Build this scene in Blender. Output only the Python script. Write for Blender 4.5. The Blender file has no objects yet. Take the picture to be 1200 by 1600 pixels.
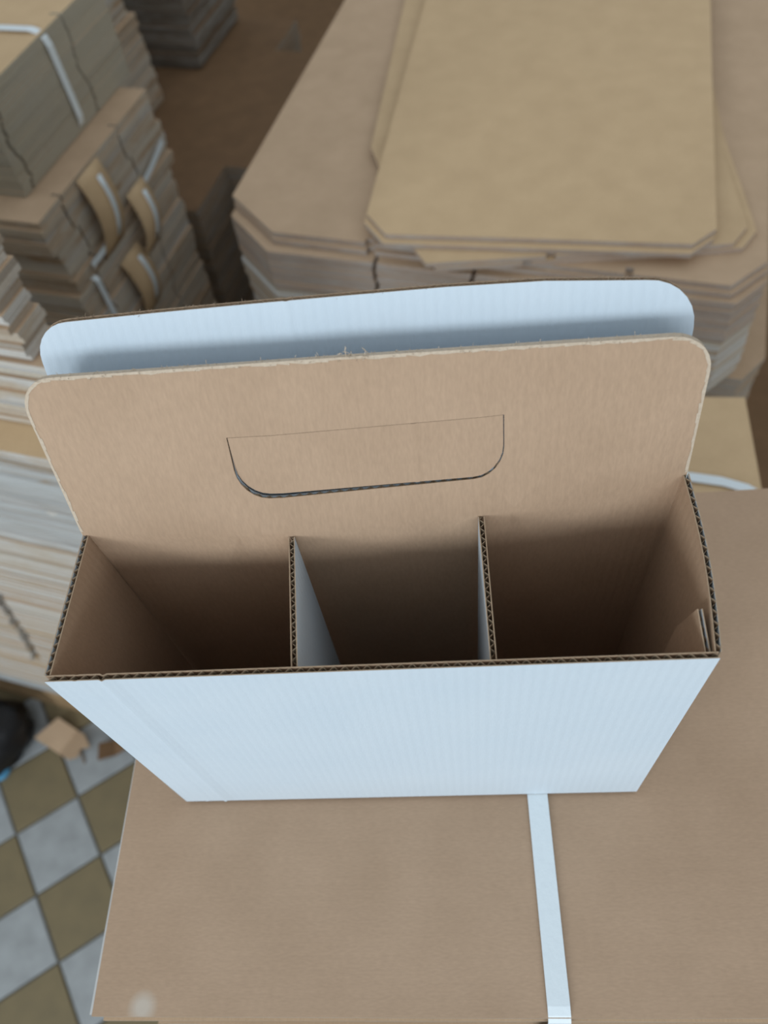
import bpy, bmesh, math, random
from mathutils import Vector, Matrix

random.seed(7)
S = bpy.context.scene
C = S.collection
FL = 1.2                       # height of the front bundle's top above the floor; z below is given from that top

# ------------------------------------------------------------------ camera
cd = bpy.data.cameras.new('camera')
cam = bpy.data.objects.new('camera', cd)
C.objects.link(cam)
S.camera = cam
fw = Vector((-0.0823, 0.5574, -0.8262)).normalized()
rt = Vector((0.9953, 0.0032, -0.0970))
rt = (rt - fw * rt.dot(fw)).normalized()
up = rt.cross(fw)
M3 = Matrix((rt, up, -fw)).transposed()
cam.matrix_world = Matrix.Translation((0.03487, -0.12370, 0.49178 + FL)) @ M3.to_4x4()
cd.sensor_fit = 'VERTICAL'
cd.sensor_height = 36
cd.sensor_width = 27
cd.lens = 27.9
cd.clip_start = 0.01
cd.dof.use_dof = True
cd.dof.focus_distance = 0.37
cd.dof.aperture_fstop = 7.5

# ------------------------------------------------------------------ world, window light, added fill light, exposure
w = bpy.data.worlds.new('World')
S.world = w
w.use_nodes = True
bg = w.node_tree.nodes['Background']
bg.inputs[0].default_value = (0.84, 0.93, 1.0, 1)
bg.inputs[1].default_value = 0.74


def area(name, loc, target, sx, sy, power, col):
    l = bpy.data.lights.new(name, 'AREA')
    l.shape = 'RECTANGLE'
    l.size, l.size_y = sx, sy
    l.energy = power
    l.color = col
    o = bpy.data.objects.new(name, l)
    C.objects.link(o)
    o.location = loc
    d = Vector(target) - Vector(loc)
    o.rotation_euler = d.to_track_quat('-Z', 'Y').to_euler()
    return o


area('window_light', (-2.5, -3.0, FL + 1.15), (0.0, 0.2, FL + 0.1), 0.9, 1.0, 60, (0.85, 0.95, 1.02))
area('front_fill_light', (0.3, -3.4, FL + 1.35), (0.0, 0.3, FL + 0.1), 4.4, 0.8, 52, (0.86, 0.95, 1.02))  # wide unseen fill lamp, added for the soft light from the front
S.view_settings.view_transform = 'Standard'
S.view_settings.look = 'None'
S.view_settings.exposure = 0.0
S.view_settings.gamma = 1.0
S.view_settings.use_curve_mapping = False


# ------------------------------------------------------------------ materials
def new_mat(name):
    m = bpy.data.materials.new(name)
    m.use_nodes = True
    nt = m.node_tree
    b = nt.nodes['Principled BSDF']
    return m, nt, b


def nd(nt, typ, **kw):
    n = nt.nodes.new(typ)
    for k, v in kw.items():
        setattr(n, k, v)
    return n


def math_node(nt, op, a, b=None):
    n = nd(nt, 'ShaderNodeMath', operation=op)
    for i, x in enumerate((a, b)):
        if x is None:
            continue
        if isinstance(x, (int, float)):
            n.inputs[i].default_value = x
        else:
            nt.links.new(x, n.inputs[i])
    return n.outputs[0]


def mix(nt, fac, a, b, blend='MIX'):
    n = nd(nt, 'ShaderNodeMix', data_type='RGBA', blend_type=blend)
    for i, x in ((0, fac), (6, a), (7, b)):
        if isinstance(x, (int, float)):
            n.inputs[i].default_value = x
        elif isinstance(x, tuple):
            n.inputs[i].default_value = (*x, 1)
        else:
            nt.links.new(x, n.inputs[i])
    return n.outputs[2]


def noise(nt, vec, scale, detail=3):
    n = nd(nt, 'ShaderNodeTexNoise')
    n.inputs['Scale'].default_value = scale
    n.inputs['Detail'].default_value = detail
    nt.links.new(vec, n.inputs['Vector'])
    return n.outputs['Fac']


def ramp(nt, fac, lo, hi):
    n = nd(nt, 'ShaderNodeMapRange')
    n.inputs[1].default_value = lo
    n.inputs[2].default_value = hi
    nt.links.new(fac, n.inputs[0])
    return n.outputs[0]


def paper(name, c1, c2, period=0.0045, use_uv=True, stripe=0.0, bump=0.25, rough=0.75, axis=0, var=0.12, spec=0.25, shine_spot=None, fib=0.10):
    """liner paper: mottled tone, long fibres, and the flutes printing through as soft ribs"""
    m, nt, b = new_mat(name)
    tc = nd(nt, 'ShaderNodeTexCoord')
    src = tc.outputs['UV'] if use_uv else tc.outputs['Object']
    oi = nd(nt, 'ShaderNodeObjectInfo')
    off = nd(nt, 'ShaderNodeVectorMath', operation='ADD')
    nt.links.new(src, off.inputs[0])
    nt.links.new(oi.outputs['Random'], off.inputs[1])
    v = off.outputs[0]
    f = ramp(nt, noise(nt, v, 26, 5), 0.3, 0.7)
    col = mix(nt, f, c1, c2)
    st = nd(nt, 'ShaderNodeVectorMath', operation='MULTIPLY')
    st.inputs[1].default_value = (900, 260, 900) if axis == 0 else (260, 900, 900)
    nt.links.new(v, st.inputs[0])
    fine = ramp(nt, noise(nt, st.outputs[0], 1.0, 2), 0.25, 0.75)
    col = mix(nt, fib, col, mix(nt, fine, (0.25, 0.25, 0.25), (0.85, 0.85, 0.85)), 'OVERLAY')
    sep = nd(nt, 'ShaderNodeSeparateXYZ')
    nt.links.new(src, sep.inputs[0])
    wv = math_node(nt, 'SINE', math_node(nt, 'MULTIPLY', sep.outputs[axis], 2 * math.pi / period))
    if stripe:
        col = mix(nt, math_node(nt, 'MULTIPLY', math_node(nt, 'ADD', wv, 1.0), stripe), col, (0.12, 0.09, 0.06))
    hv = nd(nt, 'ShaderNodeHueSaturation')
    nt.links.new(col, hv.inputs['Color'])
    nt.links.new(math_node(nt, 'ADD', math_node(nt, 'MULTIPLY', oi.outputs['Random'], var), 1 - var / 2), hv.inputs['Value'])
    out = hv.outputs[0]
    if shine_spot:
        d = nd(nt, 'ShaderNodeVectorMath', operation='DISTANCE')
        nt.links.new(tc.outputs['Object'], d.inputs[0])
        d.inputs[1].default_value = shine_spot
        out = mix(nt, ramp(nt, d.outputs['Value'], 0.009, 0.003), out, (0.53, 0.45, 0.37))  # painted highlight: pale round patch for the shine off a dent
    nt.links.new(out, b.inputs['Base Color'])
    b.inputs['Roughness'].default_value = rough
    b.inputs['Specular IOR Level'].default_value = spec
    hsum = math_node(nt, 'ADD', math_node(nt, 'MULTIPLY', wv, 0.5), math_node(nt, 'MULTIPLY', fine, 0.5))
    bp = nd(nt, 'ShaderNodeBump')
    bp.inputs['Strength'].default_value = bump
    bp.inputs['Distance'].default_value = 0.0003
    nt.links.new(hsum, bp.inputs['Height'])
    nt.links.new(bp.outputs[0], b.inputs['Normal'])
    return m


def edge_mat(name, c1, c2, c3, period=0.003, rough=0.9):
    """cut edge of corrugated board: pale liner lines along the sheet, darker flute core, tone per sheet"""
    m, nt, b = new_mat(name)
    tc = nd(nt, 'ShaderNodeTexCoord')
    oi = nd(nt, 'ShaderNodeObjectInfo')
    sep = nd(nt, 'ShaderNodeSeparateXYZ')
    nt.links.new(tc.outputs['Object'], sep.inputs[0])
    wv = math_node(nt, 'SINE', math_node(nt, 'MULTIPLY', sep.outputs[2], 2 * math.pi / period))
    v = nd(nt, 'ShaderNodeVectorMath', operation='ADD')
    nt.links.new(tc.outputs['Object'], v.inputs[0])
    nt.links.new(oi.outputs['Random'], v.inputs[1])
    tone = mix(nt, ramp(nt, oi.outputs['Random'], 0.1, 0.9), c1, c2)
    tone = mix(nt, ramp(nt, noise(nt, v.outputs[0], 18, 3), 0.4, 0.75), tone, c3)
    n2 = ramp(nt, noise(nt, v.outputs[0], 500, 1), 0.3, 0.7)
    tone = mix(nt, math_node(nt, 'MULTIPLY', ramp(nt, wv, -0.2, 1.0), 0.18), tone, (0.13, 0.09, 0.055))
    tone = mix(nt, math_node(nt, 'MULTIPLY', n2, 0.18), tone, (0.10, 0.075, 0.05))
    nt.links.new(tone, b.inputs['Base Color'])
    b.inputs['Roughness'].default_value = rough
    b.inputs['Specular IOR Level'].default_value = 0.1
    return m


def plain(name, col, rough=0.6, spec=0.3, nscale=40, amount=0.25, dark=(0.05, 0.05, 0.05), bump=0.0):
    m, nt, b = new_mat(name)
    tc = nd(nt, 'ShaderNodeTexCoord')
    f = ramp(nt, noise(nt, tc.outputs['Object'], nscale, 4), 0.35, 0.75)
    c = mix(nt, math_node(nt, 'MULTIPLY', f, amount), col, dark)
    nt.links.new(c, b.inputs['Base Color'])
    b.inputs['Roughness'].default_value = rough
    b.inputs['Specular IOR Level'].default_value = spec
    if bump:
        bp = nd(nt, 'ShaderNodeBump')
        bp.inputs['Strength'].default_value = bump
        bp.inputs['Distance'].default_value = 0.002
        nt.links.new(f, bp.inputs['Height'])
        nt.links.new(bp.outputs[0], b.inputs['Normal'])
    return m


K1, K2 = (0.445, 0.305, 0.205), (0.405, 0.275, 0.182)
MW = paper('white_liner', (0.57, 0.635, 0.69), (0.55, 0.62, 0.68), bump=0.3, rough=0.7, var=0.0, spec=0.15, fib=0.03)
MKI = paper('kraft_liner', K1, K2, bump=0.22, var=0.0)
MCORE = plain('flute_paper', (0.42, 0.31, 0.21), 0.9, 0.1, 300, 0.4, (0.2, 0.14, 0.09))
MK = paper('kraft_sheet', (0.52, 0.365, 0.24), (0.465, 0.325, 0.21), period=0.006, use_uv=False, bump=0.25, var=0.10)
MKT = paper('kraft_top_sheet', K1, K2, period=0.006, use_uv=False, axis=1, bump=0.08, var=0.0, shine_spot=(-0.231, -0.1575, 0.0067))
MKO = paper('kraft_ochre_sheet', (0.60, 0.425, 0.25), (0.55, 0.385, 0.225), period=0.006, use_uv=False, axis=1, bump=0.15, var=0.08)
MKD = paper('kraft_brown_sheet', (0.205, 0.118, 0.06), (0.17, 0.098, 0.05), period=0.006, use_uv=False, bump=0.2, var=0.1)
MWS = paper('white_lined_sheet', (0.66, 0.66, 0.65), (0.58, 0.57, 0.55), period=0.006, use_uv=False, bump=0.2, var=0.1)
ME = edge_mat('cut_edge', (0.43, 0.33, 0.24), (0.33, 0.27, 0.21), (0.40, 0.37, 0.33))
MEG = edge_mat('cut_edge_grey', (0.60, 0.53, 0.43), (0.44, 0.31, 0.20), (0.56, 0.52, 0.45))
MEA = edge_mat('cut_edge_olive', (0.46, 0.42, 0.33), (0.42, 0.38, 0.30), (0.44, 0.41, 0.34))
MED = edge_mat('cut_edge_shaded', (0.24, 0.21, 0.175), (0.16, 0.13, 0.10), (0.30, 0.29, 0.27))  # darkened edge tone: the shade on the frayed packs is put into the colour
MEW = edge_mat('cut_edge_white', (0.62, 0.585, 0.53), (0.52, 0.44, 0.35), (0.60, 0.58, 0.55))
MEP = edge_mat('cut_edge_pink', (0.50, 0.38, 0.30), (0.42, 0.33, 0.27), (0.48, 0.43, 0.39))
MS = plain('strap_plastic', (0.74, 0.80, 0.83), 0.35, 0.45, 300, 0.10, (0.5, 0.56, 0.6), 0.05)
MTW = plain('tile_grey', (0.35, 0.365, 0.37), 0.6, 0.3, 22, 0.6, (0.21, 0.215, 0.215))
MTO = plain('tile_ochre', (0.205, 0.16, 0.088), 0.6, 0.3, 22, 0.5, (0.14, 0.115, 0.07))
MG = plain('grout', (0.13, 0.125, 0.11), 0.9, 0.1, 60, 0.4)
MWALL = plain('plaster', (0.45, 0.42, 0.36), 0.9, 0.1, 5, 0.2, (0.35, 0.32, 0.28))
MWOOD = plain('pallet_wood', (0.36, 0.24, 0.13), 0.8, 0.2, 30, 0.5, (0.16, 0.10, 0.05))
MWOODG = plain('pallet_wood_grey', (0.42, 0.43, 0.43), 0.8, 0.2, 30, 0.4, (0.22, 0.22, 0.21))
MBLK = plain('black_plastic', (0.012, 0.012, 0.014), 0.45, 0.4, 25, 0.3, (0.004, 0.004, 0.004))
MBLUE = plain('blue_plastic', (0.10, 0.36, 0.60), 0.4, 0.4)


def film_mat():
    m, nt, b = new_mat('stretch_film')
    tc = nd(nt, 'ShaderNodeTexCoord')
    sc = nd(nt, 'ShaderNodeVectorMath', operation='MULTIPLY')
    sc.inputs[1].default_value = (22, 22, 60)
    nt.links.new(tc.outputs['Object'], sc.inputs[0])
    n = noise(nt, sc.outputs[0], 1.0, 4)
    b.inputs['Base Color'].default_value = (0.62, 0.66, 0.68, 1)
    b.inputs['Roughness'].default_value = 0.28
    b.inputs['Alpha'].default_value = 0.45
    bp = nd(nt, 'ShaderNodeBump')
    bp.inputs['Strength'].default_value = 0.7
    bp.inputs['Distance'].default_value = 0.006
    nt.links.new(n, bp.inputs['Height'])
    nt.links.new(bp.outputs[0], b.inputs['Normal'])
    return m


MFILM = film_mat()


# ------------------------------------------------------------------ object helpers
def thing(name, label, cat, loc=(0, 0, 0), rotz=0.0, group=None):
    o = bpy.data.objects.new(name, None)
    C.objects.link(o)
    o.empty_display_size = 0.05
    o.location = loc
    o.rotation_euler = (0, 0, rotz)
    o['label'] = label
    o['category'] = cat
    if group:
        o['group'] = group
    return o


def link(name, me, parent=None, loc=None, rotz=None, label=None, kind=None):
    o = bpy.data.objects.new(name, me)
    C.objects.link(o)
    if parent:
        o.parent = parent
    if loc is not None:
        o.location = loc
    if rotz is not None:
        o.rotation_euler = (0, 0, rotz)
    if label:
        o['label'] = label
    if kind:
        o['kind'] = kind
    return o


def mesh_of(bm, name, mats, smooth=False):
    me = bpy.data.meshes.new(name)
    bm.normal_update()
    bm.to_mesh(me)
    bm.free()
    for m in mats:
        me.materials.append(m)
    if smooth:
        for p in me.polygons:
            p.use_smooth = True
    return me


def add_prism(bm, outline, z0, z1, side=1, top=0):
    """extruded polygon; faces top/bottom get slot `top`, edges slot `side`"""
    a = [bm.verts.new((x, y, z0)) for x, y in outline]
    b = [bm.verts.new((x, y, z1)) for x, y in outline]
    n = len(outline)
    f = bm.faces.new(b); f.material_index = top
    f = bm.faces.new(a[::-1]); f.material_index = top
    for i in range(n):
        j = (i + 1) % n
        f = bm.faces.new((a[i], a[j], b[j], b[i])); f.material_index = side
    return a + b


def add_ribbon(bm, pts, widthvec, thick, closed=False, slot=0):
    """flat band along pts; widthvec is half the width as a vector, thickness along the path normal"""
    P = [Vector(p) for p in pts]
    n = len(P)
    wv = Vector(widthvec)
    rows = []
    for i in range(n):
        a = P[i - 1] if (i > 0 or closed) else P[i]
        b = P[(i + 1) % n] if (i < n - 1 or closed) else P[i]
        t = (b - a).normalized()
        nn = t.cross(wv).normalized() * (thick / 2)
        rows.append([bm.verts.new(P[i] + wv + nn), bm.verts.new(P[i] - wv + nn), bm.verts.new(P[i] - wv - nn), bm.verts.new(P[i] + wv - nn)])
    for i in range(n if closed else n - 1):
        r, q = rows[i], rows[(i + 1) % n]
        for k in range(4):
            l = (k + 1) % 4
            f = bm.faces.new((r[k], r[l], q[l], q[k])); f.material_index = slot
    if not closed:
        bm.faces.new(rows[0][::-1]); bm.faces.new(rows[-1])


def strap_loop(axis, pos, lo, hi, z0, z1, width, bulge=0.001, rad=0.008):
    """a strap running round a bundle in the plane `axis` = pos"""
    a, b, c, d = lo - bulge, hi + bulge, z0 - bulge * 0.3, z1 + bulge
    pts = []
    for cx, cz, a0 in ((b - rad, d - rad, 0), (a + rad, d - rad, 90), (a + rad, c + rad, 180), (b - rad, c + rad, 270)):
        for k in range(4):
            t = math.radians(a0 + 30 * k)
            pts.append((cx + rad * math.cos(t), cz + rad * math.sin(t)))
    bm = bmesh.new()
    if axis == 'x':
        add_ribbon(bm, [(pos, p, q) for p, q in pts], (width / 2, 0, 0), 0.0008, True)
    else:
        add_ribbon(bm, [(p, pos, q) for p, q in pts], (0, width / 2, 0), 0.0008, True)
    bmesh.ops.recalc_face_normals(bm, faces=bm.faces)
    return mesh_of(bm, 'strap', [MS])


def rect(x0, y0, x1, y1):
    return [(x0, y0), (x1, y0), (x1, y1), (x0, y1)]


def rough_outline(base, notches, rnd, wob=0.0012, dx=0.0):
    """outline with tiny unevenness along each edge and slots (edge index, fraction, width, depth) cut into it"""
    out = []
    n = len(base)
    for i in range(n):
        a, b = Vector(base[i]), Vector(base[(i + 1) % n])
        d = b - a
        L = d.length
        t = d / L
        inn = Vector((-t.y, t.x))
        out.append(tuple(a))
        ev = [(f * L + dx, wd, dp) for e, f, wd, dp in notches if e == i]
        ev.sort()
        if not ev and L > 0.12:
            ev = [(L * 0.5, 0, 0)]
        for s, wd, dp in ev:
            o1 = inn * rnd.uniform(-wob, wob)
            if wd == 0:
                out.append(tuple(a + t * s + o1))
            else:
                out += [tuple(a + t * (s - wd / 2) + o1), tuple(a + t * (s - wd / 2) + inn * dp),
                        tuple(a + t * (s + wd / 2) + inn * dp), tuple(a + t * (s + wd / 2) + inn * rnd.uniform(-wob, wob))]
    return out


def centroid(o):
    return (sum(p[0] for p in o) / len(o), sum(p[1] for p in o) / len(o))


GA = math.radians(-16)
GU, GV = Vector((math.cos(GA), math.sin(GA))), Vector((-math.sin(GA), math.cos(GA)))


def bundle(name, label, outline, rotz, z0, z1, t, mats, cat='bundle', group=None, notches=(), jit=0.0015, walk=0.003,
           alt=None, every=0, top_mats=None, wob=0.0012, variants=5, seed=0, straps=(), shift=None, nslope=None, face_label=None):
    """a tied pack of flat cartons: an Empty carrying every sheet as a part. `outline` is in the frame turned by rotz about the origin"""
    rnd = random.Random(seed)
    cx, cy = centroid(outline)
    loc = (cx * math.cos(rotz) - cy * math.sin(rotz), cx * math.sin(rotz) + cy * math.cos(rotz), z0 + FL)
    root = thing(name, label, cat, loc, rotz, group)
    base = [(x - cx, y - cy) for x, y in outline]
    n = max(2, round((z1 - z0) / t))
    h = (z1 - z0) / n
    nv = n if nslope else variants
    vs = {}

    def sheet_mesh(k, mm):
        key = (k, mm[0].name, mm[1].name)
        if key not in vs:
            r2 = random.Random(seed * 97 + k)
            bm = bmesh.new()
            dx = r2.uniform(-0.002, 0.002)
            if nslope:
                dx += nslope(k / max(1, n - 1))
            add_prism(bm, rough_outline(base, notches, r2, wob, dx), 0.0001, h - 0.0002)
            vs[key] = mesh_of(bm, 'sheet', mm)
        return vs[key]

    ox = oy = 0.0
    for i in range(n):
        ox = max(-walk, min(walk, ox + rnd.uniform(-0.0012, 0.0012)))
        oy = max(-walk, min(walk, oy + rnd.uniform(-0.0012, 0.0012)))
        sx, sy = shift(i / max(1, n - 1)) if shift else (0, 0)
        mm = mats
        if alt and every and i % every == every - 1:
            mm = alt
        if top_mats and i == n - 1:
            mm = top_mats
        k = i if nslope else rnd.randrange(nv)
        last = i == n - 1
        link('sheet', sheet_mesh(k, mm), root, (ox * (not last) + sx + rnd.uniform(-jit, jit) * (not last), oy * (not last) + sy + rnd.uniform(-jit, jit) * (not last), i * h),
             rnd.uniform(-0.004, 0.004) * (not last))
    xs = [p[0] for p in base]; ys = [p[1] for p in base]
    for axis, pos, wd in straps:
        if axis == 'x':
            me = strap_loop('x', pos - cx, min(ys) - walk, max(ys) + walk, 0.0, z1 - z0, wd, 0.0012)
        else:
            me = strap_loop('y', pos - cy, min(xs) - walk, max(xs) + walk, 0.0, z1 - z0, wd, 0.0012)
        link('strap', me, root, label='white plastic strap')
    return root, base, (cx, cy)


# ------------------------------------------------------------------ structure: floor of cement tiles, walls
bm = bmesh.new()
add_prism(bm, rect(-3.2, -3.0, 3.2, 4.2), -0.10, -0.004, 0, 0)
floor = link('floor', mesh_of(bm, 'floor', [MG]), kind='structure')
TS = 0.1405                     # tile pitch
ta = math.radians(32.4)
tx, ty = Vector((math.cos(ta), math.sin(ta))), Vector((-math.sin(ta), math.cos(ta)))
T0 = Vector((-0.839, 0.126))    # near corner of one pale tile
meshes = []
for m in (MTW, MTO):
    bm = bmesh.new()
    g = 0.0022
    add_prism(bm, rect(g, g, TS - g, TS - g), -0.008, 0.0, 0, 0)
    bmesh.ops.bevel(bm, geom=[e for e in bm.edges if all(v.co.z > -0.001 for v in e.verts)], offset=0.0015, segments=1, affect='EDGES')
    meshes.append(mesh_of(bm, 'tile', [m]))
cells = []
for i in range(-26, 27):
    for j in range(-26, 27):
        p = T0 + tx * (i * TS) + ty * (j * TS)
        q = p + tx * TS / 2 + ty * TS / 2
        if -3.0 < q.x < 3.0 and -2.8 < q.y < 4.0:
            cells.append(((q - Vector((-0.75, 0.1))).length, i, j, p))
cells.sort(key=lambda c: c[0])
rnd = random.Random(3)
for d, i, j, p in cells[:280]:
    link('tile', meshes[(i + j) % 2], floor, (p.x, p.y, rnd.uniform(-0.0008, 0.0004)), ta)
bm = bmesh.new()
for d, i, j, p in cells[280:]:
    g = 0.0022
    o = [p + tx * a + ty * b for a, b in ((g, g), (TS - g, g), (TS - g, TS - g), (g, TS - g))]
    s = (i + j) % 2
    add_prism(bm, [tuple(x) for x in o], -0.008, 0.0, s, s)
link('tile_field', mesh_of(bm, 'tile_field', [MTW, MTO]), floor, kind='stuff')
for nm, o in (('wall_back', rect(-3.2, 4.2, 3.2, 4.35)), ('wall_left', rect(-3.35, -3.0, -3.2, 4.35)), ('wall_right', rect(3.2, -3.0, 3.35, 4.35))):
    bm = bmesh.new()
    add_prism(bm, o, -0.1, 3.0, 0, 0)
    link(nm, mesh_of(bm, nm, [MWALL]), kind='structure')

# ------------------------------------------------------------------ the front bundle carrying the box
FB = rect(-0.1725, -0.1115, 0.345, 0.212)
KP = (MK, ME)
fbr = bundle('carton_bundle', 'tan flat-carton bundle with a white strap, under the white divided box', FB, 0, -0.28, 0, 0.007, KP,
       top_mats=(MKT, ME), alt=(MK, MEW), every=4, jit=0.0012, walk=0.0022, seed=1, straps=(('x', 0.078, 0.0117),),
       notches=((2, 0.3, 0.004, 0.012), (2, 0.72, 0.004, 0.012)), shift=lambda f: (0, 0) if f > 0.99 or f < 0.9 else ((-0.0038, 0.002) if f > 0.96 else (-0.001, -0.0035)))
shs = [o for o in fbr[0].children if o.name.startswith('sheet')]
sec = sorted(shs, key=lambda o: o.location.z)[-2]
sec.data = sec.data.copy()
sec.data.materials[0] = MWS
sec.data.materials[1] = MEW
sec.location.x, sec.location.y, sec.rotation_euler.z = -0.0042, 0.001, 0.0
sec['label'] = 'white-lined sheet under the top one'
for k, (a, b, lb) in enumerate(((-0.59, -0.282, 'tan carton bundle directly beneath the strapped bundle that carries the white box'),
                                (-0.895, -0.592, 'tan carton bundle third from the top under the white box'),
                                (-1.2, -0.897, 'tan carton bundle on the tiles, at the foot of the pile under the white box'))):
    bundle('carton_bundle', lb, rect(-0.165, -0.11, 0.345, 0.208), 0, a, b, 0.019, KP, seed=20 + k, variants=3)

# ------------------------------------------------------------------ white divided bottle box
H = 0.194
PER = 0.0045
TH = 0.0028


def lerp(a, b, t):
    return a + (b - a) * t


def pl(pts, s):
    """piecewise linear lookup"""
    if s <= pts[0][0]:
        return pts[0][1]
    for (a, x), (b, y) in zip(pts, pts[1:]):
        if s <= b:
            return lerp(x, y, (s - a) / (b - a))
    return pts[-1][1]


def liner(bm, outline, hole, w0, w1, slot, sl, tl):
    """a solid paper liner: the outline (minus a hole), cut along the s and t lines, between offsets w0 and w1"""
    tmp = bmesh.new()
    def ring(o):
        vs = [tmp.verts.new((x, y, 0)) for x, y in o]
        return [tmp.edges.new((vs[i], vs[(i + 1) % len(vs)])) for i in range(len(vs))]
    es = ring(outline)
    if hole:
        es += ring(hole)
    bmesh.ops.triangle_fill(tmp, use_beauty=True, use_dissolve=False, edges=es)
    if not tmp.faces:
        tmp.faces.new(tmp.verts)
    for s in sl:
        bmesh.ops.bisect_plane(tmp, geom=tmp.verts[:] + tmp.edges[:] + tmp.faces[:], plane_co=(s, 0, 0), plane_no=(1, 0, 0))
    for t in tl:
        bmesh.ops.bisect_plane(tmp, geom=tmp.verts[:] + tmp.edges[:] + tmp.faces[:], plane_co=(0, t, 0), plane_no=(0, 1, 0))
    m0, m1 = {}, {}
    for v in tmp.verts:
        m0[v] = bm.verts.new((v.co.x, v.co.y, w0))
        m1[v] = bm.verts.new((v.co.x, v.co.y, w1))
    for f in tmp.faces:
        g = bm.faces.new([m1[v] for v in f.verts]); g.material_index = slot; g.smooth = True
        g = bm.faces.new([m0[v] for v in reversed(f.verts)]); g.material_index = slot; g.smooth = True
    for e in tmp.edges:                       # cut rim of the paper, with vertices of its own
        if len(e.link_faces) == 1:
            a, b = (v.co for v in e.verts)
            q = [bm.verts.new((p.x, p.y, w)) for p, w in ((a, w0), (b, w0), (b, w1), (a, w1))]
            g = bm.faces.new(q); g.material_index = 2
    tmp.free()


def flute(bm, spans, s0, s1, amp, slot, tl, per=PER):
    """the zigzag medium; spans(s) -> list of (t0, t1)"""
    n = int((s1 - s0) / per * 6)
    prev = None
    for i in range(n + 1):
        s = lerp(s0, s1, i / n)
        w = amp * math.sin(2 * math.pi * s / per)
        cols = []
        for t0, t1 in spans(s):
            ts = [t0] + [t for t in tl if t0 + 1e-4 < t < t1 - 1e-4] + [t1]
            cols.append([bm.verts.new((s, t, w)) for t in ts])
        if prev and len(prev) == len(cols):
            for a, b in zip(prev, cols):
                if len(a) == len(b):
                    for k in range(len(a) - 1):
                        f = bm.faces.new((a[k], b[k], b[k + 1], a[k + 1])); f.material_index = slot
        prev = cols


def panel(name, parent, outline, P, N, mats, hole=None, spans=None, sl=(), tl=(), label=None, ridge=(), th=TH, cap=None):
    """corrugated panel: outer liner (+w), fluting, inner liner (-w); P(s,t) places the middle surface, N(s,t) is the outward normal"""
    bm = bmesh.new()
    e = th / 2
    g = 0.00045
    extra = [s + d for s, _ in ridge for d in (-0.0014, 0, 0.0014)]
    liner(bm, outline, hole, e - g, e, 0, list(sl) + extra, tl)
    liner(bm, outline, hole, -e, -e + g, 1, list(sl) + extra, tl)
    ss = [p[0] for p in outline]; ts = [p[1] for p in outline]
    if spans is None:
        spans = lambda s: [(min(ts), max(ts))]
    flute(bm, spans, min(ss) + 0.0003, max(ss) - 0.0003, e - g, 2, tl)
    crnd = random.Random(17)
    if cap:
        n = len(outline)
        for i in range(n):
            a, b = outline[i], outline[(i + 1) % n]
            if max(a[1], b[1]) < 0.001:
                continue
            m = max(1, int((Vector(a) - Vector(b)).length / 0.005))
            for k in range(m):
                p, q = Vector(a).lerp(Vector(b), k / m), Vector(a).lerp(Vector(b), (k + 1) / m)
                if max(p.y, q.y) < cap:
                    continue
                o = Vector((q.y - p.y, p.x - q.x)).normalized() * 0.0003
                vs = [bm.verts.new((c.x + o.x, c.y + o.y, w)) for c, w in ((p, -e), (q, -e), (q, e), (p, e))]
                g2 = bm.faces.new(vs); g2.material_index = 3
                cw = [crnd.uniform(0.0005, 0.0014) for _ in range(2)]
                o /= 0.0003
                vs = [bm.verts.new((c.x - o.x * d, c.y - o.y * d, -e - 0.00012)) for c, d in ((p, -0.0003), (q, -0.0003), (q, cw[1]), (p, cw[0]))]
                g2 = bm.faces.new(vs); g2.material_index = 3
    uv = bm.loops.layers.uv.new('UVMap')
    for f in bm.faces:
        for l in f.loops:
            l[uv].uv = (l.vert.co.x, l.vert.co.y)
    bmesh.ops.recalc_face_normals(bm, faces=bm.faces)
    for v in bm.verts:
        s, t, wv = v.co
        for rs, rh in ridge:
            if abs(s - rs) < 0.0003:
                wv += rh
        v.co = Vector(P(s, t)) + Vector(N(s, t)) * wv
    me = mesh_of(bm, name, mats)
    return link(name, me, parent, label=label)


box = thing('bottle_carrier', 'white cardboard carrier box with brown inside, three compartments and a tall handle', 'box', (0, 0, FL + 0.0022))
BM3 = (MW, MKI, MCORE)

SL = [x * 0.0125 for x in range(-10, 11)] + [-0.131, 0.131]
# front panel
panel('front_panel', box, rect(-0.135, 0, 0.1355, H), lambda s, t: (s, 0.0014, t), lambda s, t: (0, -1, 0), BM3, sl=SL,
      ridge=((-0.1105, 0.0007), (-0.122, 0.0002)), label='white front panel with bare corrugated top edge')

YR = [(-0.140, 0.073), (-0.0385, 0.0675), (0.0495, 0.0735), (0.145, 0.090)]      # back panel at the rim: slightly bowed
YT = [(-0.140, 0.101), (0.145, 0.105)]                                          # and at the top of the handle
YB = [(-0.140, 0.078), (0.145, 0.084)]
ZTOP = [(-0.137, 0.2665), (0.0, 0.2655), (0.141, 0.2635)]


def back_y(s, t):
    if t < H:
        f = t / H
        return lerp(pl(YB, s), pl(YR, s), f ** 1.5)
    f = (t - H) / (0.266 - H)
    return lerp(pl(YR, s), pl(YT, s), f)


def back_P(s, t):
    f = max(0, min(1, t / H))
    k = 1.0 + 0.012 * f if s > 0 else lerp(1.0, lerp(0.985, 1.02, max(0, (t - H) / 0.072)), f)
    return (s * k, back_y(s, t), t)


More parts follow.
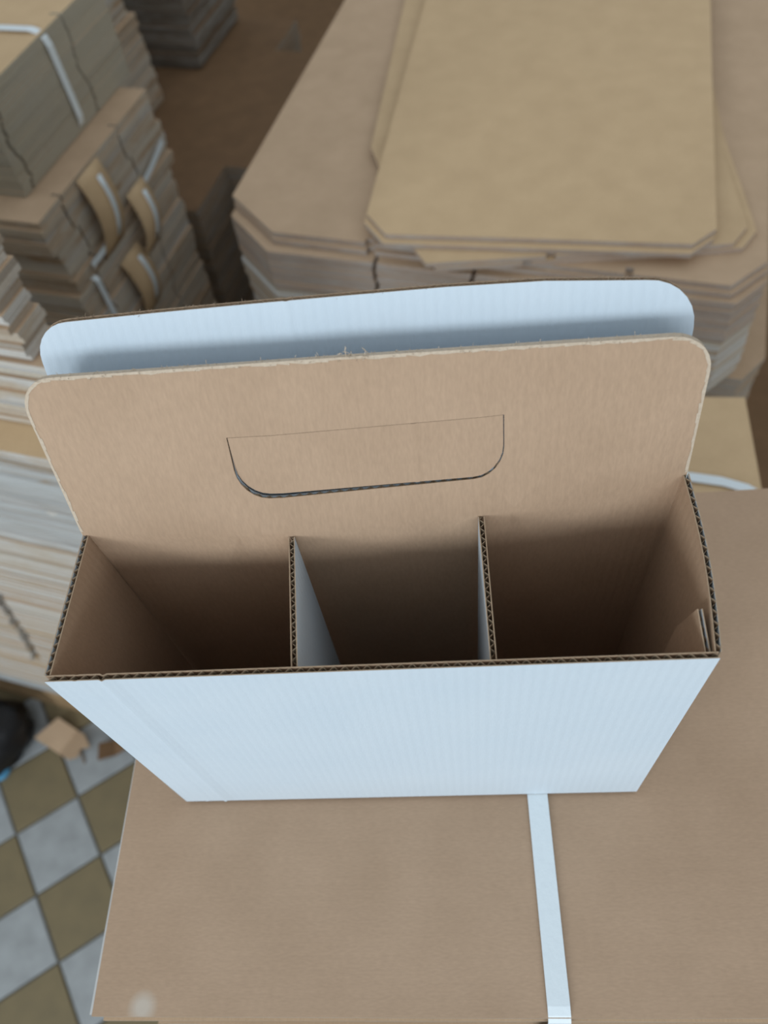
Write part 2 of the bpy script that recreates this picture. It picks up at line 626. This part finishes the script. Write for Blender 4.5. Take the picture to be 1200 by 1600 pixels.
def rounded_top(x0, x1, r0, r1, ztop, z0=0.0, k=7):
    o = [(x0, z0), (x1, z0)]
    zt = ztop(x1)
    for i in range(k + 1):
        a = math.radians(90 * i / k)
        o.append((x1 - r1 + r1 * math.cos(a), zt - r1 + r1 * math.sin(a)))
    for i in range(1, 6):
        x = lerp(x1 - r1, x0 + r0, i / 6)
        o.append((x, ztop(x)))
    zt = ztop(x0)
    for i in range(k + 1):
        a = math.radians(90 + 90 * i / k)
        o.append((x0 + r0 + r0 * math.cos(a), zt - r0 + r0 * math.sin(a)))
    return o


def top_of(o, s):
    best = None
    n = len(o)
    for i in range(n):
        (a, p), (b, q) = o[i], o[(i + 1) % n]
        if min(a, b) - 1e-7 <= s <= max(a, b) + 1e-7 and abs(a - b) > 1e-7:
            t = lerp(p, q, (s - a) / (b - a))
            best = t if best is None else max(best, t)
    return best if best is not None else min(p[1] for p in o)


TL = [0.04, 0.08, 0.12, 0.16, H, 0.205, 0.22, 0.235, 0.246, 0.253]
zt = lambda x: pl(ZTOP, x)
bo = rounded_top(-0.1365, 0.139, 0.0150, 0.0165, zt)


# handle: U-shaped cut, still closed by its flap
hx0, hx1, hz0, hz1, hr = -0.0565, 0.0585, 0.2105, 0.2375, 0.013


def handle_outline(ins):
    o = [(hx1 - ins, hz1), (hx0 + ins, hz1)]
    for i in range(7):
        a = math.radians(180 + 90 * i / 6)
        o.append((hx0 + ins + hr + hr * math.cos(a), hz0 + ins + hr + hr * math.sin(a)))
    for i in range(7):
        a = math.radians(270 + 90 * i / 6)
        o.append((hx1 - ins - hr + hr * math.cos(a), hz0 + ins + hr + hr * math.sin(a)))
    return o[::-1] if False else o


hole = handle_outline(0.0)


def hole_span(s):
    if not hx0 < s < hx1:
        return None
    lo = hz0
    if s < hx0 + hr:
        lo = hz0 + hr - math.sqrt(max(0, hr * hr - (hx0 + hr - s) ** 2))
    elif s > hx1 - hr:
        lo = hz0 + hr - math.sqrt(max(0, hr * hr - (s - hx1 + hr) ** 2))
    return lo, hz1


def back_spans(s):
    t1 = top_of(bo, s)
    h = hole_span(s)
    if h and h[1] - h[0] > 0.002:
        return [(0, h[0]), (h[1], t1)]
    return [(0, t1)]


def back_N(s, t):
    sl = (pl(YT, s) - pl(YR, s)) / 0.072 if t > H + 0.004 else 0.0
    return Vector((0, 1, -sl)).normalized()


MF = plain('paper_fibre', (0.56, 0.46, 0.355), 0.9, 0.1, 700, 0.4, (0.36, 0.27, 0.19))
back = panel('back_panel', box, bo, back_P, back_N, BM3 + (MF,), cap=0.19, hole=hole, spans=back_spans, sl=SL, tl=TL, label='tall back panel, brown inside, with rounded top corners')


def flap_P(s, t):
    x, y, z = back_P(s, t)
    f = (hz1 - t) / (hz1 - hz0)
    return (x, y + f * (0.0022 - 0.015 * (s - hx0)) + 0.0001, z)


fo = handle_outline(0.0004)
fo = [(x, z - (0.0002 if z > hz1 - 1e-5 else 0)) for x, z in fo]


def flap_spans(s):
    h = hole_span(s)
    if not h:
        return [(hz1 - 0.002, hz1 - 0.0003)]
    return [(min(h[0] + 0.0007, hz1 - 0.001), hz1 - 0.0003)]


panel('handle_flap', box, fo, flap_P, back_N, BM3, spans=flap_spans, sl=SL, tl=[0.22], ridge=((0.0215, -0.0004),))

# rear handle panel, white towards the viewer
RT = [(-0.140, 0.1265), (0.145, 0.1265)]
RZ = [(-0.137, 0.2735), (-0.03, 0.2755), (0.06, 0.2765), (0.141, 0.2730)]


def rear_P(s, t):
    yb = back_y(s, min(t, H)) + 0.0042
    if t < 0.12:
        y = yb
    else:
        f = (t - 0.12) / (0.2735 - 0.12)
        y0 = back_y(s, 0.12) + 0.0042
        y = lerp(y0, pl(RT, s), f ** 1.15)
    return (s * 1.005, y, t)


ro = rounded_top(-0.1355, 0.137, 0.0165, 0.0215, lambda x: pl(RZ, x))
rear = panel('rear_panel', box, ro, rear_P, lambda s, t: Vector((0, -1, 0.2)).normalized(), BM3, spans=lambda s: [(0, top_of(ro, s))],
             sl=SL, tl=[0.04, 0.08, 0.12, 0.14, 0.16, 0.18, 0.2, 0.22, 0.24, 0.26], ridge=((-0.0265, 0.0005),), label='second handle panel, white, behind the brown one')

# side panels, s runs from front to back
def side(x_b0, x_b1, x_t0, x_t1, yb, yt, bow, name, sgn, label):
    def P(s, t):
        f = t / H
        x = lerp(lerp(x_b0, x_b1, s), lerp(x_t0, x_t1, s) + bow * math.sin(math.pi * s), f)
        y = lerp(lerp(0.003, yb, s), lerp(0.003, yt, s), f)
        return (x, y, t)
    D = 0.077
    return panel(name, box, rect(0, 0, D, H), lambda s, t: P(s / D, t), lambda s, t: (sgn, 0, 0), BM3, sl=[D * k / 8 for k in range(1, 8)], tl=[0.06, 0.12], label=label)


side(-0.1345, -0.1345, -0.1345, -0.1330, 0.076, 0.0715, 0.0, 'side_panel', -1, None)
side(0.1350, 0.1360, 0.1355, 0.1405, 0.082, 0.0880, 0.0022, 'side_panel', 1, None)

# glue tab folded inside the right front corner, its top cut on a slant
panel('glue_tab', box, [(0.0, 0.0), (0.026, 0.0), (0.026, 0.160), (0.018, 0.1935), (0.0, 0.1915)],
      lambda s, t: (0.1322 + 0.10 * s * t, 0.0035 + s, t), lambda s, t: (1, 0, 0), BM3,
      spans=lambda s: [(0, 0.1915 if s < 0.018 else lerp(0.1935, 0.16, (s - 0.018) / 0.008))], th=0.0022)

# dividers, white on one face; they stop just under the rim
for xf, xb, sg in ((-0.0310, -0.0365, 1), (0.0492, 0.0488, -1)):
    ym = pl(YR, xb) - 0.0018
    panel('divider', box, rect(0, 0.003, 1 * 0.07, 0.1925), lambda s, t, xf=xf, xb=xb, ym=ym: (lerp(xf, xb, s / 0.07), lerp(0.0032, ym, s / 0.07), t),
          lambda s, t, sg=sg: (sg, 0, 0), BM3, tl=[0.06, 0.12], label='left divider, white on its right face' if sg > 0 else 'right divider, brown on its right face')
# base
bm = bmesh.new()
add_prism(bm, [(-0.1335, 0.003), (0.1335, 0.003), (0.1335, 0.080), (-0.1335, 0.075)], 0.0004, 0.003, 2, 0)
link('base_panel', mesh_of(bm, 'base_panel', [MKI, MW, MCORE]), box)


# frayed paper fibres along the torn top edges, and the loose tuft
def fibre(bm, p, d, L, r, rnd, bend=0.5, seg=3):
    p = Vector(p); d = Vector(d).normalized()
    rows = []
    for i in range(seg + 1):
        a = d.orthogonal().normalized() * r
        b = d.cross(a)
        rows.append([bm.verts.new(p + a), bm.verts.new(p - a * 0.5 + b * 0.87), bm.verts.new(p - a * 0.5 - b * 0.87)])
        d = (d + Vector([rnd.uniform(-bend, bend) for _ in range(3)])).normalized()
        p = p + d * (L / seg)
    for a, b in zip(rows, rows[1:]):
        for k in range(3):
            bm.faces.new((a[k], a[(k + 1) % 3], b[(k + 1) % 3], b[k]))


rnd = random.Random(11)
bm = bmesh.new()
for k in range(420):
    s = rnd.uniform(-0.126, 0.124)
    t = zt(s)
    x, y, z = back_P(s, t)
    fibre(bm, (x, y + rnd.uniform(-0.0016, 0.0012), z - 0.0006), (rnd.uniform(-1, 1), rnd.uniform(-1.2, 0.4), 0.8), rnd.uniform(0.0008, 0.0026), 0.00011, rnd)
link('frayed_edge', mesh_of(bm, 'frayed_edge', [MF]), back, kind='stuff')
bm = bmesh.new()
for k in range(300):
    s = rnd.uniform(-0.118, 0.115)
    x, y, z = rear_P(s, pl(RZ, s))
    fibre(bm, (x, y + rnd.uniform(-0.001, 0.0014), z - 0.0006), (rnd.uniform(-1, 1), rnd.uniform(-0.6, 0.6), 0.8), rnd.uniform(0.0006, 0.002), 0.0001, rnd)
MFD = plain('paper_fibre_brown', (0.34, 0.25, 0.18), 0.9, 0.1)
link('frayed_edge', mesh_of(bm, 'frayed_edge', [MFD]), rear, kind='stuff')
bm = bmesh.new()
for k in range(12):
    s = -0.002 + rnd.uniform(-0.004, 0.011)
    x, y, z = back_P(s, zt(s))
    fibre(bm, (x, y, z - 0.0004), (rnd.uniform(-1, 0.6), 0.0, 0.7), rnd.uniform(0.004, 0.009), 0.00016, rnd, 0.8, 6)
link('paper_tuft', mesh_of(bm, 'paper_tuft', [MF]), back, label='loose frayed paper tuft')

# ------------------------------------------------------------------ bundle behind the box on the right, with its strap
EA = math.radians(-6)


def to_frame(a, pts):
    ca, sa = math.cos(a), math.sin(a)
    return [(x * ca + y * sa, -x * sa + y * ca) for x, y in pts]


EO = to_frame(EA, [(0.05, 0.262), (0.360, 0.231), (0.394, 0.513), (0.08, 0.546)])
EO = rect(EO[0][0], EO[0][1], EO[1][0], EO[2][1])
eb, ebase, ec = bundle('carton_bundle', 'small tan carton bundle with a loose white strap, right of and behind the white box', EO, EA, -0.55, -0.25, 0.008, KP, seed=31, top_mats=(MKO, ME))
bm = bmesh.new()
q = to_frame(EA, [(0.20, 0.405), (0.27, 0.408), (0.304, 0.400), (0.335, 0.392), (0.361, 0.380), (0.378, 0.366)])
add_ribbon(bm, [(x - ec[0], y - ec[1], 0.3012 + (0.002 if 0 < i < 5 else 0)) for i, (x, y) in enumerate(q)], (0.0, 0.006, 0), 0.0008)
link('strap', mesh_of(bm, 'strap', [MS]), eb, label='white plastic strap')
for k, (a, b, lb) in enumerate(((-0.875, -0.552, 'tan carton bundle below the small bundle with the loose strap'), (-1.2, -0.877, 'tan carton bundle on the floor below the small bundle with the loose strap'))):
    bundle('carton_bundle', lb, [(x, y) for x, y in EO], EA, a, b, 0.02, KP, seed=33 + k, variants=3)

RO = rect(EO[1][0] + 0.012, 0.14, 0.92, 0.60)  # brown packs added so that the shaded gap comes out dark
for k, (a, b, lb) in enumerate(((-1.02, -0.93, 'added brown carton bundle standing in for the shade of the gap at the right photo edge'), (-1.2, -1.022, 'added brown carton bundle on the floor, standing in for the shade of the gap at the right'))):
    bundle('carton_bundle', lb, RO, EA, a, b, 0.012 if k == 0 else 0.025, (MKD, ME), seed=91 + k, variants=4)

bundle('carton_bundle', 'added dark brown carton bundle standing in for the shade deep in the gap right of the big pile', rect(0.315, 0.79, 0.95, 1.7), GA, -1.2, -1.0, 0.02, (MKD, ME), seed=95, variants=3)  # added pack, hides lit tiles where the gap is in shade

# ------------------------------------------------------------------ big pile at the top right (sheets with cut-off corners)
def chamfered(u0, u1, v0, v1, cu0, cv0, cu1, cv1):
    return [(u0 + cu0, v0), (u1 - cu1, v0), (u1, v0 + cv1), (u1, v1), (u0 - 0.016, v1), (u0, v0 + cv0)]


DO = chamfered(-0.508, 0.246, 0.729, 1.75, 0.085, 0.07, 0.036, 0.05)
DN = ((0, 0.255, 0.006, 0.018), (0, 0.475, 0.006, 0.018), (0, 0.80, 0.005, 0.015))
bundle('carton_bundle', 'big tan bundle with cut-off corners and pinkish edges, right under the loose sheets', DO, GA, -0.288, -0.222, 0.0066, (MK, MEP), notches=DN, seed=41, walk=0.0015, jit=0.0005)
bundle('carton_bundle', 'big grey-edged bundle with cut-off corners and white sheets, second below the loose sheets', DO, GA, -0.385, -0.290, 0.0075, (MK, MEG), alt=(MWS, MEW), every=2, notches=DN, seed=42, walk=0.0025)
DO2 = chamfered(-0.49, 0.288, 0.765, 1.75, 0.07, 0.07, 0.03, 0.05)
bundle('carton_bundle', 'wide brown-topped bundle jutting out on the right, third below the loose sheets', DO2, GA, -0.50, -0.387, 0.009, (MK, ME), notches=DN, seed=43)
for k, (a, b, lb) in enumerate(((-0.85, -0.502, 'tan bundle low in the big pile with cut-off corners'), (-1.2, -0.852, 'tan bundle on the floor at the foot of the big pile with cut-off corners'))):
    bundle('carton_bundle', lb, chamfered(-0.48, 0.25, 0.75, 1.75, 0.07, 0.07, 0.03, 0.05), GA, a, b, 0.022, KP, seed=45 + k, variants=3)


def loose_sheet(label, outline, z0, th, mats, notches=(), sag=0.0, seed=0, tilt=(0, 0)):
    cx, cy = centroid(outline)
    p = GU * cx + GV * cy
    rnd = random.Random(seed)
    bm = bmesh.new()
    o = rough_outline([(x - cx, y - cy) for x, y in outline], notches, rnd, 0.0012)
    add_prism(bm, o, 0, th)
    ob = link('cardboard_sheet', mesh_of(bm, 'cardboard_sheet', mats), None, (p.x, p.y, z0 + FL), GA)
    ob.rotation_euler = (tilt[0], tilt[1], GA)
    ob['label'] = label
    ob['category'] = 'cardboard'
    ob['group'] = 'loose sheets on the big pile'
    return ob


SN = ((0, 0.235, 0.012, 0.010), (0, 0.80, 0.010, 0.012))
LT = [(-0.420, 0.7515), (0.200, 0.742), (0.240, 0.794), (0.225, 1.72), (-0.536, 1.72), (-0.512, 0.824)]
loose_sheet('wide tan sheet with cut-off corners, lowest of the loose sheets, tightly under its twin', [(u + 0.003, v - 0.006) for u, v in LT], -0.2216, 0.0075, (MK, MEP), SN, seed=1)
loose_sheet('wide tan sheet with cut-off corners, its bare left half in view', LT, -0.2138, 0.0075, (MK, MEP), SN, seed=2)
S2 = [(-0.181, 0.705), (0.167, 0.797), (0.196, 0.806), (0.211, 0.842), (0.16, 1.05), (0.05, 1.66), (-0.425, 1.55), (-0.330, 0.95), (-0.215, 0.745)]
loose_sheet('skewed ochre sheet whose corner pokes out in front, lower of the two skewed ones', [(u + 0.013, v + 0.002) for u, v in S2], -0.2060, 0.0065, (MKO, MEP), ((0, 0.33, 0.012, 0.008),), seed=3)
loose_sheet('skewed ochre sheet with a cut-off right corner showing, directly under the narrow sheets', S2, -0.1992, 0.0065, (MKO, MEP), ((0, 0.45, 0.012, 0.008),), seed=4)
S3 = [(-0.244, 0.737), (0.146, 0.778), (0.172, 0.812), (0.120, 1.50), (-0.370, 1.50), (-0.282, 0.775)]
loose_sheet('narrow ochre sheet with cut-off corners, just under the topmost one', [(u - 0.001, v - 0.010) for u, v in S3], -0.1922, 0.0065, (MKO, MEP), seed=5)
loose_sheet('topmost narrow ochre sheet, wholly in view at the upper right', S3, -0.1852, 0.0065, (MKO, MEP), seed=6)

# ------------------------------------------------------------------ left tower: one grey-sided pack on packs with paper strips
NB = ((1, 0.18, 0.005, 0.016), (1, 0.69, 0.005, 0.016), (0, 0.3, 0.005, 0.012), (0, 0.7, 0.005, 0.012))
AO = rect(-1.25, 0.700, -0.768, 1.035)
A_, ab, ac = bundle('carton_bundle', 'grey-sided carton bundle with a bright white strap, on top of the left tower', AO, GA, -0.149, -0.006, 0.0072, (MK, MEA), notches=((1, 0.06, 0.005, 0.018), (1, 0.66, 0.005, 0.018)),
                    seed=51, walk=0.0012, jit=0.0006, wob=0.0005, top_mats=(MKO, MEA), nslope=lambda f: 0.006 * math.sin(f * 9))
me = strap_loop('y', 0.872 - ac[1], min(p[0] for p in ab), max(p[0] for p in ab), 0, 0.143, 0.013, 0.004, 0.022)
link('strap', me, A_, label='white plastic strap')


def strip(root, c, z_off, v, z_lo, z_hi, u_face, wd, lean, strap_w=0.010):
    """kraft paper strip bulging out of the side of a pack, with the strap running over it"""
    pts, pts2 = [], []
    for k in range(9):
        f = k / 8
        b = 0.004 + 0.016 * math.sin(math.pi * f)
        vv = v + lean * (f - 0.5)
        z = lerp(z_lo, z_hi, f) - z_off
        pts.append((u_face + b - c[0], vv - c[1], z))
        pts2.append((u_face + b + 0.0016 - c[0], vv + 0.012 - c[1], z))
    bm = bmesh.new()
    add_ribbon(bm, pts, (0, wd / 2, 0), 0.0015)
    bmesh.ops.recalc_face_normals(bm, faces=bm.faces)
    e = link('edge_strip', mesh_of(bm, 'edge_strip', [MKO], True), root, label='bulging kraft paper strip')
    bm = bmesh.new()
    add_ribbon(bm, pts2[1:8], (0, strap_w / 2, 0), 0.0009)
    bmesh.ops.recalc_face_normals(bm, faces=bm.faces)
    link('strap', mesh_of(bm, 'strap', [MS], True), e, label='white plastic strap')


BO = rect(-1.25, 0.648, -0.72, 0.996)
b1, _, c1 = bundle('carton_bundle', 'carton bundle with a kraft strip on its side, directly under the grey-sided bundle', BO, GA, -0.285, -0.15, 0.011, (MK, MEG), notches=NB, seed=52, walk=0.004, jit=0.0025,
                   alt=(MK, MEW), every=5, shift=lambda f: (0, 0) if f > 0.55 else (-0.004, 0.012))
strip(b1, c1, -0.285, 0.775, -0.282, -0.152, -0.72, 0.062, 0.012)
b2, _, c2 = bundle('carton_bundle', 'carton bundle with two kraft strips on its side, second under the grey-sided bundle', [(u, v) for u, v in rect(-1.25, 0.652, -0.722, 0.99)], GA, -0.435, -0.287, 0.011, (MK, MEG), notches=NB, seed=53, walk=0.005, jit=0.003,
                   alt=(MK, MEW), every=4, straps=(('y', 0.70, 0.010),))
strip(b2, c2, -0.435, 0.856, -0.345, -0.235, -0.715, 0.055, 0.015)
strip(b2, c2, -0.435, 0.795, -0.434, -0.312, -0.722, 0.060, 0.0)
for k, (a, b, n, lb) in enumerate(((-0.62, -0.437, 0.012, 'carton bundle in deep shade, third under the grey-sided bundle'), (-0.9, -0.622, 0.02, 'carton bundle low in the left tower'), (-1.2, -0.902, 0.02, 'carton bundle on the floor at the foot of the left tower'))):
    bundle('carton_bundle', lb, rect(-1.25, 0.655, -0.725, 0.99), GA, a, b, n, (MK, MEG), notches=NB, seed=54 + k, walk=0.004, jit=0.003, variants=4)

# horizontal straps seen on the side faces of the tower
def side_strap(root, c, z_off, pts, label='white plastic strap'):
    bm = bmesh.new()
    add_ribbon(bm, [(u - c[0], v - c[1], z - z_off) for u, v, z in pts], (0, 0, 0.005), 0.0009)
    bmesh.ops.recalc_face_normals(bm, faces=bm.faces)
    link('strap', mesh_of(bm, 'strap', [MS]), root, label=label)


side_strap(b1, c1, -0.285, [(-0.712, 0.70, -0.262), (-0.711, 0.73, -0.262), (-0.711, 0.762, -0.259)])
side_strap(b1, c1, -0.285, [(-0.712, 0.885, -0.25), (-0.711, 0.92, -0.243), (-0.711, 0.978, -0.228)])

# ------------------------------------------------------------------ near left stack: pale-edged packs on a pallet
WN = ((0, 0.62, 0.008, 0.02),)
bundle('carton_bundle', 'pale-edged narrow bundle, upper one of the near left stack at the photo edge', rect(-1.05, 0.302, -0.452, 0.342), GA, -0.02, 0.13, 0.0075, (MK, MEW), alt=(MK, ME), every=3, seed=61, walk=0.006, jit=0.003)
bundle('carton_bundle', 'pale-edged narrow bundle jutting to the right, between near left stack top and its ledge', rect(-1.05, 0.298, -0.435, 0.345), GA, -0.118, -0.022, 0.0075, (MK, MEW), alt=(MWS, MEG), every=4, seed=62, walk=0.006, jit=0.003)
zs = [(-0.305, -0.12), (-0.43, -0.307), (-0.55, -0.432), (-0.70, -0.552), (-0.87, -0.702), (-1.045, -0.872)]
lbs = ['film-wrapped pale bundle whose tan top forms the ledge of the near left stack',
       'pale bundle with tan seams just below the film-wrapped one',
       'pale bundle second below the film-wrapped one',
       'pale bundle third below the film-wrapped one, upper one with a slanting dark groove',
       'pale bundle fourth below the film-wrapped one, lower one with a slanting dark groove',
       'pale bundle lying directly on the grey pallet boards']
for k, ((a, b), lb) in enumerate(zip(zs, lbs)):
    gr = {3: (0.621, 0.041), 4: (0.569, 0.052)}.get(k)
    r, bs, cc = bundle('carton_bundle', lb, rect(-1.45, 0.258 + 0.002 * (k % 2), -0.445, 0.347), GA, a, b, 0.0085, (MK, MEW), alt=(MKO, ME), every=6, seed=70 + k, walk=0.003, jit=0.002,
                       notches=((0, gr[0], 0.020, 0.045),) if gr else (), nslope=(lambda f, g=gr[1]: g * f) if gr else None, top_mats=(MKO, MEW))
    if k == 0:
        bm = bmesh.new()
        rr = random.Random(5)
        grid = []
        for i in range(29):
            f = i / 28
            row = []
            for j in range(12):
                g = j / 11
                row.append(bm.verts.new((lerp(bs[0][0], bs[1][0], f), bs[0][1] - 0.006 - 0.004 * math.sin(f * 23 + g * 5) * math.sin(g * 9 + f * 11) - rr.uniform(0, 0.002), lerp(-0.012, 0.178 - 0.02 * math.sin(f * 7) ** 2, g))))
            grid.append(row)
        for i in range(28):
            for j in range(11):
                bm.faces.new((grid[i][j], grid[i + 1][j], grid[i + 1][j + 1], grid[i][j + 1]))
        link('film_wrap', mesh_of(bm, 'film_wrap', [MFILM], True), r, label='crumpled clear film')

# pallet under the near left stack
pc = (-0.94, 0.405)
pw = GU * pc[0] + GV * pc[1]
pal = thing('wooden_pallet', 'wooden pallet on the tiles under the near left stack', 'pallet', (pw.x, pw.y, 0), GA)
for k in range(3):
    for j in range(3):
        bm = bmesh.new()
        add_prism(bm, rect(-0.49 + 0.44 * k, -0.145 + 0.105 * j, -0.39 + 0.44 * k, -0.065 + 0.105 * j), 0.022, 0.110, 0, 0)
        link('block', mesh_of(bm, 'block', [MWOOD]), pal)
for z0, z1, nm in ((0.0, 0.021, 'bottom_board'), (0.111, 0.153, 'top_board')):
    for j in range(3):
        bm = bmesh.new()
        add_prism(bm, rect(-0.50, -0.146 + 0.105 * j, 0.50, -0.062 + 0.105 * j), z0, z1, 0, 0)
        link(nm, mesh_of(bm, nm, [MWOODG if z0 else MWOOD]), pal)

# ------------------------------------------------------------------ low brown pile in the shade between the piles
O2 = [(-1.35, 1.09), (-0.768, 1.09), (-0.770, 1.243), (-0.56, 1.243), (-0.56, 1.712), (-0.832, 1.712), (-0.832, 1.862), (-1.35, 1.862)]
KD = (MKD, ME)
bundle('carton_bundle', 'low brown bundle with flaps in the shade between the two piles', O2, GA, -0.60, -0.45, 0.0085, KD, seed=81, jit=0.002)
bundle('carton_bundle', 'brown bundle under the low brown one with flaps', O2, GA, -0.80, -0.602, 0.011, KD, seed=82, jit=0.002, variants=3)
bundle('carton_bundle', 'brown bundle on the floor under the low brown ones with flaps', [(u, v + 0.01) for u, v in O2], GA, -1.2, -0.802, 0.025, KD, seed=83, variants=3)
bundle('carton_bundle', 'added dark brown bundle standing in for shaded floor furthest back, behind the low brown one', rect(-1.6, 1.93, -0.42, 3.5), GA, -1.2, -0.80, 0.02, KD, seed=84, variants=3)  # added dark pack over the tiles, where the floor lies in shade
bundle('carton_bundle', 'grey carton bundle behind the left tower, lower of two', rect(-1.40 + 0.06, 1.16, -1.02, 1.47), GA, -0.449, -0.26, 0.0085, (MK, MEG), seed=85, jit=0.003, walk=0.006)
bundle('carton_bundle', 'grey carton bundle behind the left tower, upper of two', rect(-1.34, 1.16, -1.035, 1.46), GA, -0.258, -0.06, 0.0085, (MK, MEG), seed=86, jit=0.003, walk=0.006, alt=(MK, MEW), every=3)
bundle('carton_bundle', 'frayed carton bundle with shade in its colour on the brown pile, lower half', rect(-1.33, 1.61, -0.985, 1.85), GA, -0.449, -0.27, 0.0085, (MKD, MED), seed=87, jit=0.005, walk=0.007, wob=0.004)
bundle('carton_bundle', 'frayed carton bundle with shade in its colour on the brown pile, upper half', rect(-1.33, 1.605, -0.99, 1.85), GA, -0.268, -0.03, 0.0085, (MKD, MED), seed=88, jit=0.005, walk=0.007, wob=0.004)

# leaning dark sheet in the gap between the brown pile and the big pile
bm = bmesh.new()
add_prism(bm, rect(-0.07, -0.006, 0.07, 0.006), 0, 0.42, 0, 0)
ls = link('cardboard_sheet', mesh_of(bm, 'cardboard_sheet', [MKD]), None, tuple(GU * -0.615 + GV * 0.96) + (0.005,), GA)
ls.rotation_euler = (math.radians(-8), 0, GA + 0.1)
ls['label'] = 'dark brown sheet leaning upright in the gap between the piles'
ls['category'] = 'cardboard'

# ------------------------------------------------------------------ scraps on the floor
def scrap(label, x, y, rot, outline, fold, mat, z=0.002):
    """an offcut of board bent along its middle"""
    bm = bmesh.new()
    vs = add_prism(bm, outline, 0, 0.004, 0, 0)
    bmesh.ops.bisect_plane(bm, geom=bm.verts[:] + bm.edges[:] + bm.faces[:], plane_co=(0, 0, 0), plane_no=(1, 0, 0))
    for v in bm.verts:
        v.co.z += abs(v.co.x) * fold
    bmesh.ops.recalc_face_normals(bm, faces=bm.faces)
    o = link('cardboard_scrap', mesh_of(bm, 'cardboard_scrap', [mat]), None, (x, y, z), rot)
    o['label'] = label
    o['category'] = 'cardboard'
    o['group'] = 'cardboard offcuts on the floor'
    return o


scrap('bent tan cardboard offcut with a ragged end on the tiles', -0.842, 0.436, -0.55, [(-0.062, -0.032), (0.035, -0.028), (0.054, -0.012), (0.045, 0.004), (0.064, 0.018), (0.026, 0.032), (-0.05, 0.030)], 0.35, MK, 0.003)
scrap('small dark cardboard offcut beside the ragged tan one', -0.73, 0.42, 0.3, [(-0.035, -0.02), (0.03, -0.012), (0.035, 0.02), (-0.03, 0.018)], 0.4, MKD, 0.003)

# thin cord on the tiles
bm = bmesh.new()
pts = []
for k in range(15):
    f = k / 14
    pts.append(Vector((lerp(-0.90, -0.795, f), 0.435 + 0.035 * math.sin(f * 3.6) - 0.03 * f * f * f, 0.0028)))
for i in range(14):
    d = (pts[i + 1] - pts[i]).normalized()
    sd = Vector((-d.y, d.x, 0)) * 0.0022
    upv = Vector((0, 0, 0.0022))
    a = [bm.verts.new(pts[i] + x) for x in (sd, upv, -sd, -upv)]
    b = [bm.verts.new(pts[i + 1] + x) for x in (sd, upv, -sd, -upv)]
    for k in range(4):
        bm.faces.new((a[k], a[(k + 1) % 4], b[(k + 1) % 4], b[k]))
o = link('cord', mesh_of(bm, 'cord', [MFD]))
o['label'] = 'thin brown cord curling on a pale floor tile'
o['category'] = 'cord'

# black plastic bag slumped on the tiles, an unidentified blue item, shaped as a lid, by it
bm = bmesh.new()
bmesh.ops.create_icosphere(bm, subdivisions=4, radius=1)
rr = random.Random(9)
ph = [(Vector((rr.uniform(-1, 1), rr.uniform(-1, 1), rr.uniform(-1, 1))).normalized() * rr.uniform(3, 9), rr.uniform(0, 6)) for _ in range(14)]
for v in bm.verts:
    n = v.co.normalized()
    k = 1 + sum(0.045 * abs(math.sin(n.dot(a) + b)) for a, b in ph) - 0.25
    v.co = Vector((n.x * 0.125 * k, n.y * 0.078 * k, max(-0.05, n.z * 0.085 * k) + 0.05))
o = link('plastic_bag', mesh_of(bm, 'plastic_bag', [MBLK], True), None, (-1.05, 0.415, 0.001), 0.5)
o['label'] = 'slumped black plastic bag on the tiles by the pallet'
o['category'] = 'bag'
bm = bmesh.new()
prof = [(0.0, 0.0), (0.022, 0.0), (0.024, 0.003), (0.023, 0.014), (0.020, 0.016), (0.018, 0.012), (0.0, 0.012)]
rows = []
for r, z in prof:
    rows.append([bm.verts.new((r * math.cos(2 * math.pi * k / 20), r * math.sin(2 * math.pi * k / 20), z)) for k in range(20)] if r else [bm.verts.new((0, 0, z))])
for a, b in zip(rows, rows[1:]):
    for k in range(20):
        l = (k + 1) % 20
        if len(a) == 1:
            bm.faces.new((a[0], b[l], b[k]))
        elif len(b) == 1:
            bm.faces.new((a[k], a[l], b[0]))
        else:
            bm.faces.new((a[k], a[l], b[l], b[k]))
bmesh.ops.recalc_face_normals(bm, faces=bm.faces)
o = link('plastic_lid', mesh_of(bm, 'plastic_lid', [MBLUE], True), None, (-0.985, 0.378, 0.0008))
o['label'] = 'small unidentified light blue item, shaped as a plastic lid, beside the black bag'
o['category'] = 'lid'
